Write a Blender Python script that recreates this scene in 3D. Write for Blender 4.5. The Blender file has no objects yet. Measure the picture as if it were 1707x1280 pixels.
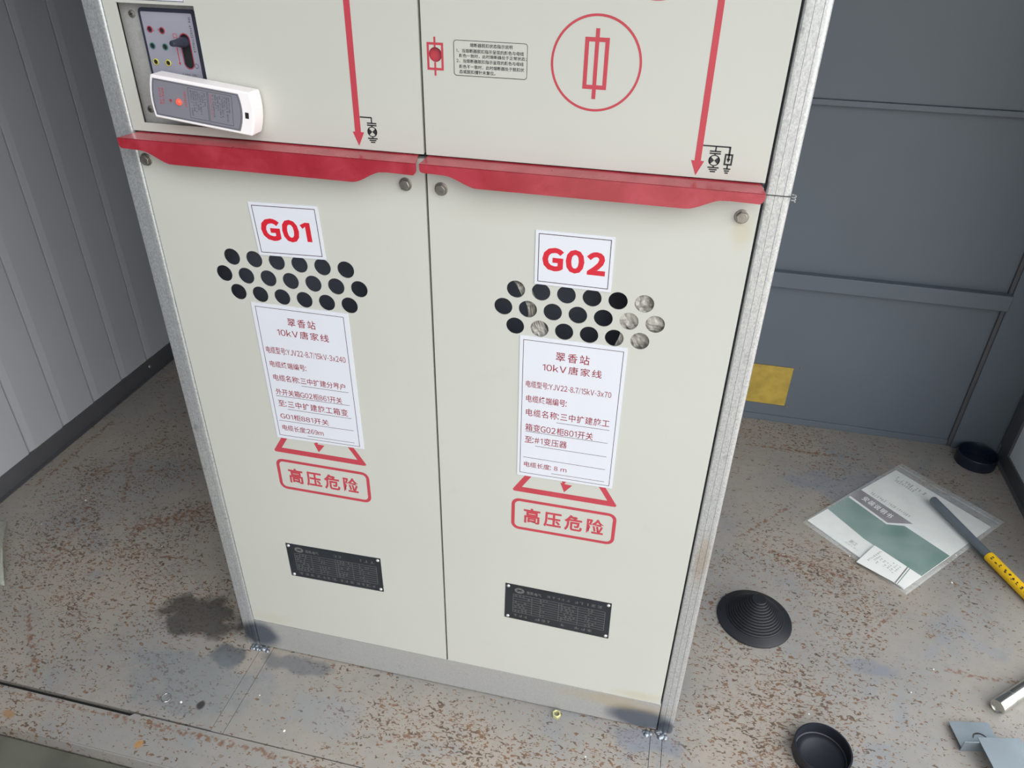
import bpy, bmesh, math, random
from mathutils import Vector, Matrix
random.seed(7)
S = bpy.context.scene
COL = S.collection

# ------------------------------------------------------------------ camera
YAW, PITCH, ROLL = 0.2145, 1.0029, 0.0212
cam_d = bpy.data.cameras.new('camera'); cam = bpy.data.objects.new('camera', cam_d); COL.objects.link(cam)
cam_d.sensor_fit = 'HORIZONTAL'; cam_d.sensor_width = 36.0
cam_d.lens = 1256.8 / 1707.0 * 36.0
cam_d.clip_start = 0.02; cam_d.clip_end = 200
R = Matrix.Rotation(YAW, 4, 'Z') @ Matrix.Rotation(PITCH, 4, 'X') @ Matrix.Rotation(ROLL, 4, 'Z')
cam.matrix_world = Matrix.Translation((0.3797, -1.0908, 1.6063)) @ R
S.camera = cam

# ------------------------------------------------------------------ sky, sun, exposure
# the sun stands behind the enclosure: its front is in shade, the yard beyond is sunlit
SKY, SUN, SKYLOBE, EXPO = 1.85, 5.5, 2.4, -0.04
W = bpy.data.worlds.new('sky'); S.world = W; W.use_nodes = True
wn = W.node_tree; wn.nodes.clear()
wo = wn.nodes.new('ShaderNodeOutputWorld'); wb = wn.nodes.new('ShaderNodeBackground')
tc = wn.nodes.new('ShaderNodeTexCoord'); sx = wn.nodes.new('ShaderNodeSeparateXYZ')
wn.links.new(tc.outputs['Generated'], sx.inputs[0])
rp = wn.nodes.new('ShaderNodeValToRGB'); wn.links.new(sx.outputs['Z'], rp.inputs[0])
for p_, c_ in ((0.0, (0.25, 0.25, 0.25)), (0.35, (0.36, 0.37, 0.38)), (0.65, (1.05, 1.08, 1.12)), (1.0, (1.2, 1.25, 1.3))):
    e_ = rp.color_ramp.elements[0] if p_ == 0.0 else (rp.color_ramp.elements[1] if p_ == 1.0 else rp.color_ramp.elements.new(p_)); e_.position = p_; e_.color = c_+(1,)
wn.links.new(rp.outputs[0], wb.inputs[0]); 
dt = wn.nodes.new('ShaderNodeVectorMath'); dt.operation = 'DOT_PRODUCT'; dt.inputs[1].default_value = (0.70, -0.45, 0.55)
wn.links.new(tc.outputs['Generated'], dt.inputs[0])
mr = wn.nodes.new('ShaderNodeMapRange'); mr.interpolation_type = 'SMOOTHSTEP'                # sky strength tuned to rise toward the right front
mr.inputs[1].default_value = -0.2; mr.inputs[2].default_value = 0.95; mr.inputs[3].default_value = 0.22*SKY; mr.inputs[4].default_value = 1.9*SKY
wn.links.new(dt.outputs['Value'], mr.inputs[0]); wn.links.new(mr.outputs[0], wb.inputs[1])
wb2 = wn.nodes.new('ShaderNodeBackground'); wb2.inputs[0].default_value = (1.0, 1.0, 1.0, 1)      # added bright lobe low in the right sky, lifts the right side
d2 = wn.nodes.new('ShaderNodeVectorMath'); d2.operation = 'DOT_PRODUCT'; d2.inputs[1].default_value = Vector((0.74, -0.64, 0.25)).normalized()
m2 = wn.nodes.new('ShaderNodeMapRange'); m2.interpolation_type = 'SMOOTHSTEP'
m2.inputs[1].default_value = 0.70; m2.inputs[2].default_value = 0.97; m2.inputs[3].default_value = 0.0; m2.inputs[4].default_value = SKYLOBE
wn.links.new(tc.outputs['Generated'], d2.inputs[0]); wn.links.new(d2.outputs['Value'], m2.inputs[0]); wn.links.new(m2.outputs[0], wb2.inputs[1])
ad = wn.nodes.new('ShaderNodeAddShader'); wn.links.new(wb.outputs[0], ad.inputs[0]); wn.links.new(wb2.outputs[0], ad.inputs[1])
wn.links.new(ad.outputs[0], wo.inputs[0])
sun_d = bpy.data.lights.new('sun', 'SUN'); sun_d.energy = SUN; sun_d.angle = math.radians(1.5); sun_d.color = (1.0, 0.98, 0.95)
sun = bpy.data.objects.new('sun', sun_d); COL.objects.link(sun)
sun.rotation_euler = Vector((0.05, 0.62, 0.80)).to_track_quat('Z', 'Y').to_euler()
S.view_settings.view_transform = 'Standard'; S.view_settings.look = 'None'
S.view_settings.gamma = 1.0; S.view_settings.use_curve_mapping = False
S.view_settings.exposure = EXPO

# ------------------------------------------------------------------ node helpers
def srgb(r, g, b):
    f = lambda c: (c/255/12.92) if c/255 <= 0.04045 else ((c/255+0.055)/1.055)**2.4
    return (f(r), f(g), f(b), 1)

class NT:
    def __init__(s, name):
        s.m = bpy.data.materials.new(name); s.m.use_nodes = True; s.t = s.m.node_tree
        s.t.nodes.clear()
        s.out = s.t.nodes.new('ShaderNodeOutputMaterial'); s.p = s.t.nodes.new('ShaderNodeBsdfPrincipled')
        s.t.links.new(s.p.outputs[0], s.out.inputs[0])
        s._pos = None
    def n(s, typ, **kw):
        nd = s.t.nodes.new('ShaderNode'+typ)
        for k, v in kw.items(): setattr(nd, k, v)
        return nd
    def put(s, sock, v):
        if isinstance(v, bpy.types.NodeSocket): s.t.links.new(v, sock)
        elif v is not None: sock.default_value = v
    def pos(s):
        if s._pos is None: s._pos = s.n('NewGeometry').outputs['Position']
        return s._pos
    def math(s, op, a, b=None, c=None, clamp=False):
        nd = s.n('Math', operation=op, use_clamp=clamp)
        s.put(nd.inputs[0], a); s.put(nd.inputs[1], b); s.put(nd.inputs[2], c); return nd.outputs[0]
    def vm(s, op, a, b=None):
        nd = s.n('VectorMath', operation=op); s.put(nd.inputs[0], a); s.put(nd.inputs[1], b)
        return nd.outputs['Value'] if op in ('DOT_PRODUCT', 'LENGTH', 'DISTANCE') else nd.outputs[0]
    def noise(s, scale, detail=2, rough=0.5, dist=0, vec=None, stretch=None, rot=None):
        v = vec or s.pos()
        if stretch or rot:
            mp = s.n('Mapping'); s.put(mp.inputs[0], v)
            if stretch: mp.inputs['Scale'].default_value = stretch
            if rot: mp.inputs['Rotation'].default_value = rot
            v = mp.outputs[0]
        nd = s.n('TexNoise'); s.put(nd.inputs['Vector'], v)
        nd.inputs['Scale'].default_value = scale; nd.inputs['Detail'].default_value = detail
        nd.inputs['Roughness'].default_value = rough; nd.inputs['Distortion'].default_value = dist
        return nd.outputs[0]
    def voro(s, scale, feature='F1', vec=None, out='Distance'):
        nd = s.n('TexVoronoi', feature=feature); s.put(nd.inputs['Vector'], vec or s.pos())
        nd.inputs['Scale'].default_value = scale; return nd.outputs[out]
    def step(s, v, a, b, lo=0.0, hi=1.0):
        nd = s.n('MapRange', interpolation_type='SMOOTHSTEP'); nd.clamp = True
        s.put(nd.inputs[0], v); s.put(nd.inputs[1], a); s.put(nd.inputs[2], b)
        nd.inputs[3].default_value = lo; nd.inputs[4].default_value = hi; return nd.outputs[0]
    def mix(s, f, a, b, typ='MIX'):
        nd = s.n('Mix', data_type='RGBA', blend_type=typ); nd.clamp_factor = True
        s.put(nd.inputs[0], f); s.put(nd.inputs[6], a); s.put(nd.inputs[7], b); return nd.outputs[2]
    def blob(s, c, r, wob=0.35, nscale=9.0, soft=0.35):
        d = s.vm('SUBTRACT', s.pos(), tuple(c)); d = s.vm('DIVIDE', d, tuple(r)); l = s.vm('LENGTH', d)
        nn = s.noise(nscale, 3); l = s.math('ADD', l, s.math('MULTIPLY', s.math('SUBTRACT', nn, 0.5), wob*2))
        return s.step(l, 1.0, 1.0-soft)
    def seg(s, a, b, w):
        a = Vector(a); b = Vector(b); ab = b-a
        pa = s.vm('SUBTRACT', s.pos(), tuple(a))
        h = s.math('DIVIDE', s.vm('DOT_PRODUCT', pa, tuple(ab)), ab.length_squared, clamp=True)
        sc = s.n('VectorMath', operation='SCALE'); sc.inputs[0].default_value = tuple(ab); s.put(sc.inputs['Scale'], h)
        l = s.vm('DISTANCE', pa, sc.outputs[0])
        l = s.math('ADD', l, s.math('MULTIPLY', s.math('SUBTRACT', s.noise(40, 2), 0.5), w*3))
        return s.step(l, w, w*0.4)
    def bump(s, h, strength=0.2, dist=0.002):
        b = s.n('Bump'); b.inputs['Strength'].default_value = strength; b.inputs['Distance'].default_value = dist
        s.put(b.inputs['Height'], h); s.t.links.new(b.outputs[0], s.p.inputs['Normal'])
    def set(s, color=None, rough=None, metal=None, **kw):
        s.put(s.p.inputs['Base Color'], color); s.put(s.p.inputs['Roughness'], rough); s.put(s.p.inputs['Metallic'], metal)
        for k, v in kw.items(): s.put(s.p.inputs[k.replace('_', ' ')], v)
        return s.m

def plain(name, c, rough=0.5, metal=0.0, var=0.06, scale=12, bump=0.0, **kw):
    t = NT(name); n = t.noise(scale, 3)
    f = t.step(n, 0.3, 0.7)
    c0 = tuple(x*(1-var) for x in c[:3])+(1,); c1 = tuple(min(1, x*(1+var)) for x in c[:3])+(1,)
    col = t.mix(f, c0, c1)
    if bump: t.bump(t.noise(scale*25, 2), bump)
    return t.set(col, rough, metal, **kw)

# ------------------------------------------------------------------ materials
def mat_door():
    t = NT('cabinet_paint'); base = t.mix(t.noise(3, 3), srgb(184, 184, 176), srgb(191, 191, 183))
    sm = t.step(t.noise(14, 4, 0.6, 0.5), 0.63, 0.78)
    base = t.mix(t.math('MULTIPLY', sm, 0.10), base, srgb(150, 145, 130))
    for c, r, k in (((0.478, 0, 1.21), (0.02, 0.1, 0.04), 0.28), ((0.45, 0, 0.115), (0.08, 0.1, 0.02), 0.30),
                    ((-0.45, 0, 0.12), (0.07, .1, .03), 0.15), ((0.1, 0, 1.2), (0.1, .1, .03), 0.06)):
        base = t.mix(t.math('MULTIPLY', t.blob(c, r, 0.4, 40, 0.8), k), base, srgb(176, 158, 110))
    t.bump(t.noise(300, 2), 0.03, 0.001)
    return t.set(base, 0.42, 0.0)
def sepx(t):
    n = t.n('SeparateXYZ'); t.put(n.inputs[0], t.pos()); return n.outputs[0]
def mat_galv():
    t = NT('galvanized_steel')
    v = t.noise(420, 3, 0.65, 0.6, stretch=(1, 1, 0.7))
    base = t.mix(t.step(v, 0.3, 0.7), srgb(182, 184, 186), srgb(216, 217, 216))
    base = t.mix(t.math('MULTIPLY', t.step(t.noise(45, 3), 0.62, 0.72), 0.35), base, srgb(120, 124, 128))
    base = t.mix(t.math('MULTIPLY', t.step(t.math('ABSOLUTE', sepx(t)), 0.5, 0.499), 0.75), base, srgb(142, 140, 136))      # grime on the low rail
    for c, r, k in (((-0.50, 0, 0.045), (0.075, 0.1, 0.06), 0.9), ((0.455, 0, 0.035), (0.09, 0.1, 0.05), 0.85), ((0.52, 0, 0.015), (0.03, .1, .03), 0.8)):
        base = t.mix(t.math('MULTIPLY', t.blob(c, r, 0.25, 14, 0.55), k), base, srgb(62, 70, 82))
    base = t.mix(t.math('MULTIPLY', t.blob((0.40, 0, 0.075), (0.2, 0.1, 0.03), 0.4, 14, 0.8), 0.4), base, srgb(170, 150, 110))
    base = t.mix(t.math('MULTIPLY', t.blob((0.52, 0, 0.55), (0.02, 0.1, 0.10), 0.4, 14, 0.8), 0.4), base, srgb(165, 130, 90))
    t.bump(v, 0.12, 0.001)
    return t.set(base, t.step(v, 0.2, 0.8, 0.46, 0.32), t.step(t.math('ABSOLUTE', sepx(t)), 0.499, 0.5005, 0.12, 0.68))
def mat_red():
    t = NT('red_paint'); n = t.noise(18, 4, 0.6, 0.6)
    base = t.mix(t.step(n, 0.35, 0.7), srgb(150, 34, 46), srgb(168, 52, 66))
    t.bump(t.noise(60, 3), 0.08, 0.001)
    return t.set(base, t.step(t.noise(25, 3), 0.3, 0.7, 0.25, 0.40), 0.0, Coat_Weight=0.8, Coat_Roughness=0.25)
def mat_floor(name, dens0=0.0, lighter=0.0):
    t = NT(name)
    big = t.noise(2.2, 4, 0.55, 0.4)
    base = t.mix(t.step(big, 0.35, 0.65), srgb(136, 134, 130), srgb(152, 144, 134))
    base = t.mix(t.math('MULTIPLY', t.step(t.noise(5.5, 4, 0.6, 1.0), 0.55, 0.7), 0.5), base, srgb(124, 129, 136))
    base = t.mix(t.math('MULTIPLY', t.step(t.noise(38, 3, 0.6), 0.45, 0.75), 0.3), base, srgb(126, 120, 110))
    # rust flecks: density varies over the plate
    dens = t.step(t.noise(3.6, 3, 0.6, 0.5), 0.33, 0.66)
    for c, r, k in (((-1.0, 0.15, 0), (0.42, 0.40, 1), 0.5), ((-1.30, 0.45, 0), (0.2, 0.45, 1), 0.35), ((0.75, 0.10, 0), (0.28, 0.35, 1), 0.75),
                    ((0.95, 0.55, 0), (0.22, 0.25, 1), 0.4), ((0.05, -0.12, 0), (0.4, 0.10, 1), 0.45), ((-0.7, 0.42, 0), (0.12, 0.2, 1), 0.5)):
        dens = t.math('ADD', dens, t.math('MULTIPLY', t.blob(c, r, 0.3, 6, 0.7), k))
    dens = t.math('SUBTRACT', dens, t.math('MULTIPLY', t.blob((1.25, 0.25, 0), (0.3, 0.35, 1), 0.2, 6, 0.6), 0.35))
    dens = t.math('SUBTRACT', dens, t.math('MULTIPLY', t.blob((-1.05, 0.95, 0), (0.5, 0.28, 1), 0.2, 6, 0.6), 0.8))
    f1 = t.noise(82, 1.2, 0.5, 1.2, stretch=(1.0, 1.7, 1), rot=(0, 0, 0.5))
    thr = t.math('SUBTRACT', 0.675, t.math('MULTIPLY', dens, 0.10))
    fl = t.step(f1, thr, t.math('ADD', thr, 0.025))
    f2 = t.noise(44, 2, 0.55, 2.0, stretch=(1.0, 2.6, 1), rot=(0, 0, -0.9))
    thr2 = t.math('SUBTRACT', 0.74, t.math('MULTIPLY', dens, 0.09))
    fl2 = t.step(f2, thr2, t.math('ADD', thr2, 0.04))
    rustc = t.mix(t.step(t.noise(30, 2), 0.35, 0.65), srgb(68, 54, 42), srgb(112, 80, 54))
    halo = t.step(f1, t.math('SUBTRACT', thr, 0.07), t.math('ADD', thr, 0.03))
    base = t.mix(t.math('MULTIPLY', halo, 0.22), base, srgb(160, 128, 104))
    base = t.mix(t.math('MULTIPLY', fl, 0.85), base, rustc)
    base = t.mix(t.math('MULTIPLY', fl2, 0.8), base, srgb(92, 68, 54))
    # scratches worn to rust
    sc = None
    for a, b, w in (((-1.149, 0.56), (-1.3663, 0.50), .010), ((-1.25, 0.72), (-1.361, 0.4873), .010), ((-1.30, 0.60), (-1.186, 0.3947), .012),
                    ((-1.50, 0.757), (-1.50, 0.40), .012), ((-1.2394, 0.2565), (-1.1998, 0.0982), .009), ((-0.9444, 0.2085), (-0.8333, 0.2293), .006),
                    ((-1.1477, -0.0495), (-0.9892, -0.2028), .009), ((-0.9211, 0.4131), (-1.0744, 0.2977), .03), ((-1.14, 0.55), (-1.01, 0.52), .006),
                    ((0.80, 0.66), (1.02, 0.60), .008), ((0.75, 1.19), (1.10, 1.20), .008), ((0.86, 0.88), (0.70, 0.70), .008), ((1.12, 0.52), (1.02, 0.40), .006),
                    ((-0.10, -0.17), (-0.02, -0.13), .007), ((-0.75, -0.258), (-0.32, -0.258), .010), ((-1.0, -0.262), (-0.75, -0.258), .005),
                    ((1.20, 0.34), (1.40, 0.34), .010), ((-0.35, -0.262), (0.1, -0.27), .008)):
        g = t.seg((a[0], a[1], 0), (b[0], b[1], 0), w); sc = g if sc is None else t.math('MAXIMUM', sc, g)
    sc = t.math('MULTIPLY', sc, t.step(t.noise(85, 2), 0.42, 0.60))
    base = t.mix(t.math('MULTIPLY', sc, 0.75), base, srgb(112, 74, 50))
    # oil / water stains and scorching beside the welds
    for c, r, k, cc in (((-0.70, 0.045, 0), (0.14, 0.085, 1), 0.85, (60, 58, 54)), ((-0.56, -0.045, 0), (0.06, 0.045, 1), 0.75, (70, 76, 84)),
                        ((-0.60, -0.13, 0), (0.22, 0.10, 1), 0.5, (112, 120, 124)), ((-0.56, 0.12, 0), (0.06, 0.1, 1), 0.6, (60, 60, 58)),
                        ((0.47, -0.03, 0), (0.10, 0.035, 1), 0.6, (112, 118, 130)), ((1.15, 1.02, 0), (0.3, 0.12, 1), 0.45, (112, 120, 134)),
                        ((-0.38, -0.03, 0), (0.10, 0.03, 1), 0.6, (84, 90, 98)), ((-0.25, -0.14, 0), (0.12, 0.06, 1), 0.3, (124, 132, 142)),
                        ((-0.552, -0.185, 0), (0.014, 0.016, 1), 0.9, (40, 36, 34)), ((-0.97, -0.31, 0), (0.018, 0.010, 1), 0.6, (150, 105, 40)),
                        ((-0.63, -0.305, 0), (0.014, 0.016, 1), 0.7, (170, 120, 40)), ((1.02, 0.30, 0), (0.07, 0.03, 1), 0.45, (110, 116, 128))):
        base = t.mix(t.math('MULTIPLY', t.blob(c, r, 0.75, 17, 0.45), k), base, srgb(*cc))
    t.bump(t.math('SUBTRACT', t.noise(120, 3), t.math('MULTIPLY', fl, 0.6)), 0.18, 0.001)
    return t.set(base, t.step(t.noise(9, 3), 0.3, 0.7, 0.42, 0.62), 0.0)

PAINT = mat_door(); GALV = mat_galv(); RED = mat_red(); FLOOR = mat_floor('floor_paint')
LEFTW = plain('sandwich_panel_paint', srgb(181, 182, 186), 0.5, var=0.02, scale=3)
BACKW = plain('blue_grey_wall_paint', srgb(94, 102, 110), 0.5, var=0.04, scale=2.5, bump=0.02)
DARKW = plain('dark_grey_trim_paint', srgb(84, 84, 86), 0.5, var=0.06)
RIGHTW = plain('pale_grey_wall_paint', srgb(215, 222, 226), 0.5, var=0.03)
SILL = plain('dirty_sill_paint', srgb(86, 86, 76), 0.7, var=0.25, scale=8, bump=0.2)
GROUND = plain('concrete_ground', srgb(150, 146, 138), 0.9, var=0.15, scale=4)
BLOCKER = plain('light_blocker_paint', srgb(92, 96, 84), 0.8, var=0.2, scale=3)  # dark surface of the added light-blocking box
ROOF = plain('roof_lining', srgb(170, 172, 174), 0.6)
WHITE = plain('white_sign', srgb(208, 210, 217), 0.35, var=0.01)
INKRED = plain('red_ink', srgb(196, 30, 48), 0.45, var=0.03)
TEXTRED = plain('dark_red_ink', srgb(140, 28, 48), 0.5, var=0.03)
BORDER = plain('sign_border_ink', srgb(70, 45, 55), 0.5)
BLACKINK = plain('black_ink', srgb(38, 38, 42), 0.5)
TAPE = plain('red_tape', srgb(180, 62, 74), 0.45, var=0.04)
PLATE = plain('black_nameplate', srgb(34, 38, 44), 0.32, var=0.15, scale=20)
PLATELINE = plain('nameplate_etching', srgb(120, 122, 120), 0.4, 0.4)
RIVET = plain('rivet_aluminium', srgb(225, 225, 225), 0.3, 0.6)
BOLT = plain('steel_bolt', srgb(150, 145, 138), 0.35, 0.8, var=0.2, scale=90)
RUBBER = plain('black_rubber', srgb(30, 32, 36), 0.42, var=0.12, scale=15)
CAPBLK = plain('black_plastic', srgb(28, 31, 38), 0.38, var=0.1, scale=15)
CAPNAVY = plain('navy_plastic', srgb(22, 32, 46), 0.3, var=0.1, scale=15)
PAPER = plain('paper', srgb(226, 227, 222), 0.6, var=0.03, scale=8)
GREEN = plain('green_print', srgb(88, 124, 114), 0.5, var=0.05)
MAUVE = plain('mauve_print', srgb(118, 110, 116), 0.5)
GREYINK = plain('grey_print', srgb(128, 126, 122), 0.6)
YELLOW = plain('yellow_sleeve_plastic', srgb(246, 196, 30), 0.4, var=0.04)
YSIGN = plain('faded_yellow_sign', srgb(176, 150, 66), 0.5, var=0.16, scale=22)
RODM = plain('grey_rod_coating', srgb(104, 112, 120), 0.4, 0.2, var=0.08)
CHROME = plain('bright_steel', srgb(205, 205, 200), 0.2, 0.95, var=0.08, scale=30)
ZINC = plain('zinc_sheet', srgb(132, 142, 148), 0.4, 0.4, var=0.06, scale=15)
BRASSY = plain('yellow_zinc_nut', srgb(222, 218, 160), 0.3, 0.6, var=0.15, scale=80)
PLASTICW = plain('white_abs', srgb(238, 232, 232), 0.4, var=0.01)
LABELG = plain('grey_label', srgb(122, 121, 130), 0.45, var=0.03)
PANELG = plain('indicator_face', srgb(146, 146, 157), 0.4, var=0.03)
PANELB = plain('indicator_frame', srgb(46, 48, 62), 0.4)
SOCKR = plain('red_socket', srgb(150, 56, 72), 0.4)
SOCKG = plain('green_socket', srgb(60, 112, 104), 0.4)
SOCKY = plain('yellow_socket', srgb(200, 190, 90), 0.4)
DARK = plain('dark_void', srgb(22, 22, 24), 0.7)
CHIP = plain('white_paint_chip', srgb(240, 240, 236), 0.6)
WELD = plain('weld_metal', srgb(130, 136, 142), 0.35, 0.7, var=0.35, scale=160)
INNER = plain('cabinet_inside_paint', srgb(112, 118, 130), 0.6)
FOIL = None
def mat_foil():
    t = NT('crumpled_grey_wrap'); n = t.noise(30, 4, 0.6, 1.2)
    c = t.mix(t.step(n, 0.35, 0.65), srgb(124, 120, 114), srgb(196, 192, 184)); t.bump(n, 0.6, 0.01)
    return t.set(c, 0.5, 0.1)
FOIL = mat_foil()
def mat_led():
    t = NT('red_led'); n = t.noise(300, 1)
    return t.set(srgb(255, 60, 40), 0.3, 0.0, Emission_Color=(1.0, 0.10, 0.06, 1), Emission_Strength=t.step(n, 0, 1, 0.7, 1.1))
LED = mat_led()
def mat_film(name, a=0.16, tint=(0.9, 0.93, 0.92, 1)):
    m = bpy.data.materials.new(name); m.use_nodes = True; nt = m.node_tree; nt.nodes.clear()
    o = nt.nodes.new('ShaderNodeOutputMaterial'); mx = nt.nodes.new('ShaderNodeMixShader')
    tr = nt.nodes.new('ShaderNodeBsdfTransparent'); pr = nt.nodes.new('ShaderNodeBsdfPrincipled')
    no = nt.nodes.new('ShaderNodeTexNoise'); no.inputs['Scale'].default_value = 14; no.inputs['Detail'].default_value = 3
    mr = nt.nodes.new('ShaderNodeMapRange'); mr.inputs[1].default_value = 0.3; mr.inputs[2].default_value = 0.7
    mr.inputs[3].default_value = a*0.5; mr.inputs[4].default_value = a*1.5
    bp = nt.nodes.new('ShaderNodeBump'); bp.inputs['Strength'].default_value = 0.3; bp.inputs['Distance'].default_value = 0.01
    ge = nt.nodes.new('ShaderNodeNewGeometry')
    nt.links.new(ge.outputs['Position'], no.inputs['Vector']); nt.links.new(no.outputs[0], mr.inputs[0]); nt.links.new(no.outputs[0], bp.inputs['Height'])
    nt.links.new(bp.outputs[0], pr.inputs['Normal'])
    pr.inputs['Base Color'].default_value = tint; pr.inputs['Roughness'].default_value = 0.22
    nt.links.new(mr.outputs[0], mx.inputs[0]); nt.links.new(tr.outputs[0], mx.inputs[1]); nt.links.new(pr.outputs[0], mx.inputs[2])
    nt.links.new(mx.outputs[0], o.inputs[0]); return m
FILM = mat_film('clear_plastic_film'); FILMG = mat_film('greenish_plastic_film', 0.35, (0.55, 0.58, 0.48, 1))

# ------------------------------------------------------------------ mesh helpers
def tag(o, label=None, cat=None, group=None, kind=None):
    if label: o['label'] = label
    if cat: o['category'] = cat
    if group: o['group'] = group
    if kind: o['kind'] = kind
    return o

WORLD_LOC = {}
def wloc(o): return WORLD_LOC.get(o.name, Vector((0, 0, 0))) if o else Vector((0, 0, 0))
def thing(name, loc, label, cat, group=None):
    o = bpy.data.objects.new(name, None); COL.objects.link(o); o.location = loc
    o.empty_display_size = 0.05
    WORLD_LOC[o.name] = Vector(loc); return tag(o, label, cat, group)

class MB:
    """collects faces with materials; world coordinates"""
    def __init__(s): s.v = []; s.f = []; s.m = []; s.mats = []
    def mi(s, mat):
        if mat not in s.mats: s.mats.append(mat)
        return s.mats.index(mat)
    def add(s, vs, fs, mat):
        k = len(s.v); s.v += [tuple(v) for v in vs]; i = s.mi(mat)
        for f in fs: s.f.append([k+a for a in f]); s.m.append(i)
        return s
    def box(s, x0, x1, y0, y1, z0, z1, mat):
        vs = [(x, y, z) for x in (x0, x1) for y in (y0, y1) for z in (z0, z1)]
        return s.add(vs, [(0, 1, 3, 2), (4, 6, 7, 5), (0, 4, 5, 1), (2, 3, 7, 6), (0, 2, 6, 4), (1, 5, 7, 3)], mat)
    def prism(s, poly, a, b, mat):
        """poly: list of 3D points; extruded by moving from offset a to offset b (vectors)"""
        n = len(poly); a = Vector(a); b = Vector(b)
        vs = [Vector(p)+a for p in poly]+[Vector(p)+b for p in poly]
        fs = [tuple(range(n))[::-1], tuple(range(n, 2*n))]+[(i, (i+1) % n, n+(i+1) % n, n+i) for i in range(n)]
        return s.add(vs, fs, mat)
    def lathe(s, prof, c, mat, seg=64, ax=Vector((0, 0, 1))):
        """prof: (r, h) list along axis"""
        ax = Vector(ax).normalized(); u = ax.orthogonal().normalized(); w = ax.cross(u); c = Vector(c)
        vs = []; fs = []; rings = []
        for r, h in prof:
            if r < 1e-7: rings.append([len(vs)]); vs.append(c+ax*h)
            else:
                st = len(vs); rings.append(list(range(st, st+seg)))
                for i in range(seg):
                    t = 2*math.pi*i/seg; vs.append(c+ax*h+(u*math.cos(t)+w*math.sin(t))*r)
        for A, B in zip(rings, rings[1:]):
            if len(A) == 1 and len(B) == 1: continue
            for i in range(seg):
                j = (i+1) % seg
                if len(A) == 1: fs.append((A[0], B[i], B[j]))
                elif len(B) == 1: fs.append((A[i], B[0], A[j]))
                else: fs.append((A[i], B[i], B[j], A[j]))
        return s.add(vs, fs, mat)
    def flat(s, loops, fr, mat, th=0.0):
        """filled 2D shape (outer + holes) in frame fr(u, v, w)->world; th = extrusion toward +w and -w half each"""
        vs, fs = fill2d(loops, th); return s.add([fr(*v) for v in vs], fs, mat)
    def text(s, body, u0, u1, v0, v1, fr, mat, w=0.0, bold=0.0, space=1.0):
        vs, fs = text2d(body, bold, space)
        xs = [v[0] for v in vs]; ys = [v[1] for v in vs]
        ax, bx, ay, by = min(xs), max(xs), min(ys), max(ys)
        return s.add([fr(u0+(x-ax)/(bx-ax)*(u1-u0), v0+(y-ay)/max(by-ay, 1e-6)*(v1-v0), w) for x, y, _ in vs], fs, mat)
    def rect(s, u0, u1, v0, v1, fr, mat, w=0.0):
        return s.add([fr(u0, v0, w), fr(u1, v0, w), fr(u1, v1, w), fr(u0, v1, w)], [(0, 1, 2, 3)], mat)
    def line(s, a, b, t, fr, mat, w=0.0):
        dx, dy = b[0]-a[0], b[1]-a[1]; l = math.hypot(dx, dy); nx, ny = -dy/l*t/2, dx/l*t/2
        return s.add([fr(a[0]-nx, a[1]-ny, w), fr(b[0]-nx, b[1]-ny, w), fr(b[0]+nx, b[1]+ny, w), fr(a[0]+nx, a[1]+ny, w)], [(0, 1, 2, 3)], mat)
    def frame(s, pts, t, fr, mat, w=0.0):
        n = len(pts); P = [Vector((p[0], p[1])) for p in pts]; rings = []
        for sg in (-0.5, 0.5):
            r = []
            for i in range(n):
                d0 = (P[i]-P[i-1]).normalized(); d1 = (P[(i+1) % n]-P[i]).normalized()
                n0 = Vector((-d0.y, d0.x)); n1 = Vector((-d1.y, d1.x)); m_ = (n0+n1).normalized()
                q = P[i]+m_*(sg*t/max(0.3, m_.dot(n0))); r.append(fr(q.x, q.y, w))
            rings.append(r)
        return s.add(rings[0]+rings[1], [(i, (i+1) % n, n+(i+1) % n, n+i) for i in range(n)], mat)
    def build(s, name, parent=None, origin=None, bevel=0.0, smooth=True, fixn=True, seg=2):
        me = bpy.data.meshes.new(name)
        o = bpy.data.objects.new(name, me); COL.objects.link(o)
        org = Vector(origin) if origin is not None else (sum((Vector(v) for v in s.v), Vector())/max(1, len(s.v)))
        me.from_pydata([tuple(Vector(v)-org) for v in s.v], [], s.f)
        for m in s.mats: me.materials.append(m)
        me.polygons.foreach_set('material_index', s.m)
        if fixn:
            bm = bmesh.new(); bm.from_mesh(me); bmesh.ops.recalc_face_normals(bm, faces=bm.faces); bm.to_mesh(me); bm.free()
        if smooth:
            for p in me.polygons: p.use_smooth = True
            me.set_sharp_from_angle(angle=math.radians(32))
        me.update()
        o.location = org - wloc(parent); WORLD_LOC[o.name] = org
        if parent: o.parent = parent
        if bevel:
            b = o.modifiers.new('bevel', 'BEVEL'); b.width = bevel; b.segments = seg; b.limit_method = 'ANGLE'; b.angle_limit = math.radians(50)
            b.harden_normals = False
        return o

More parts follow.
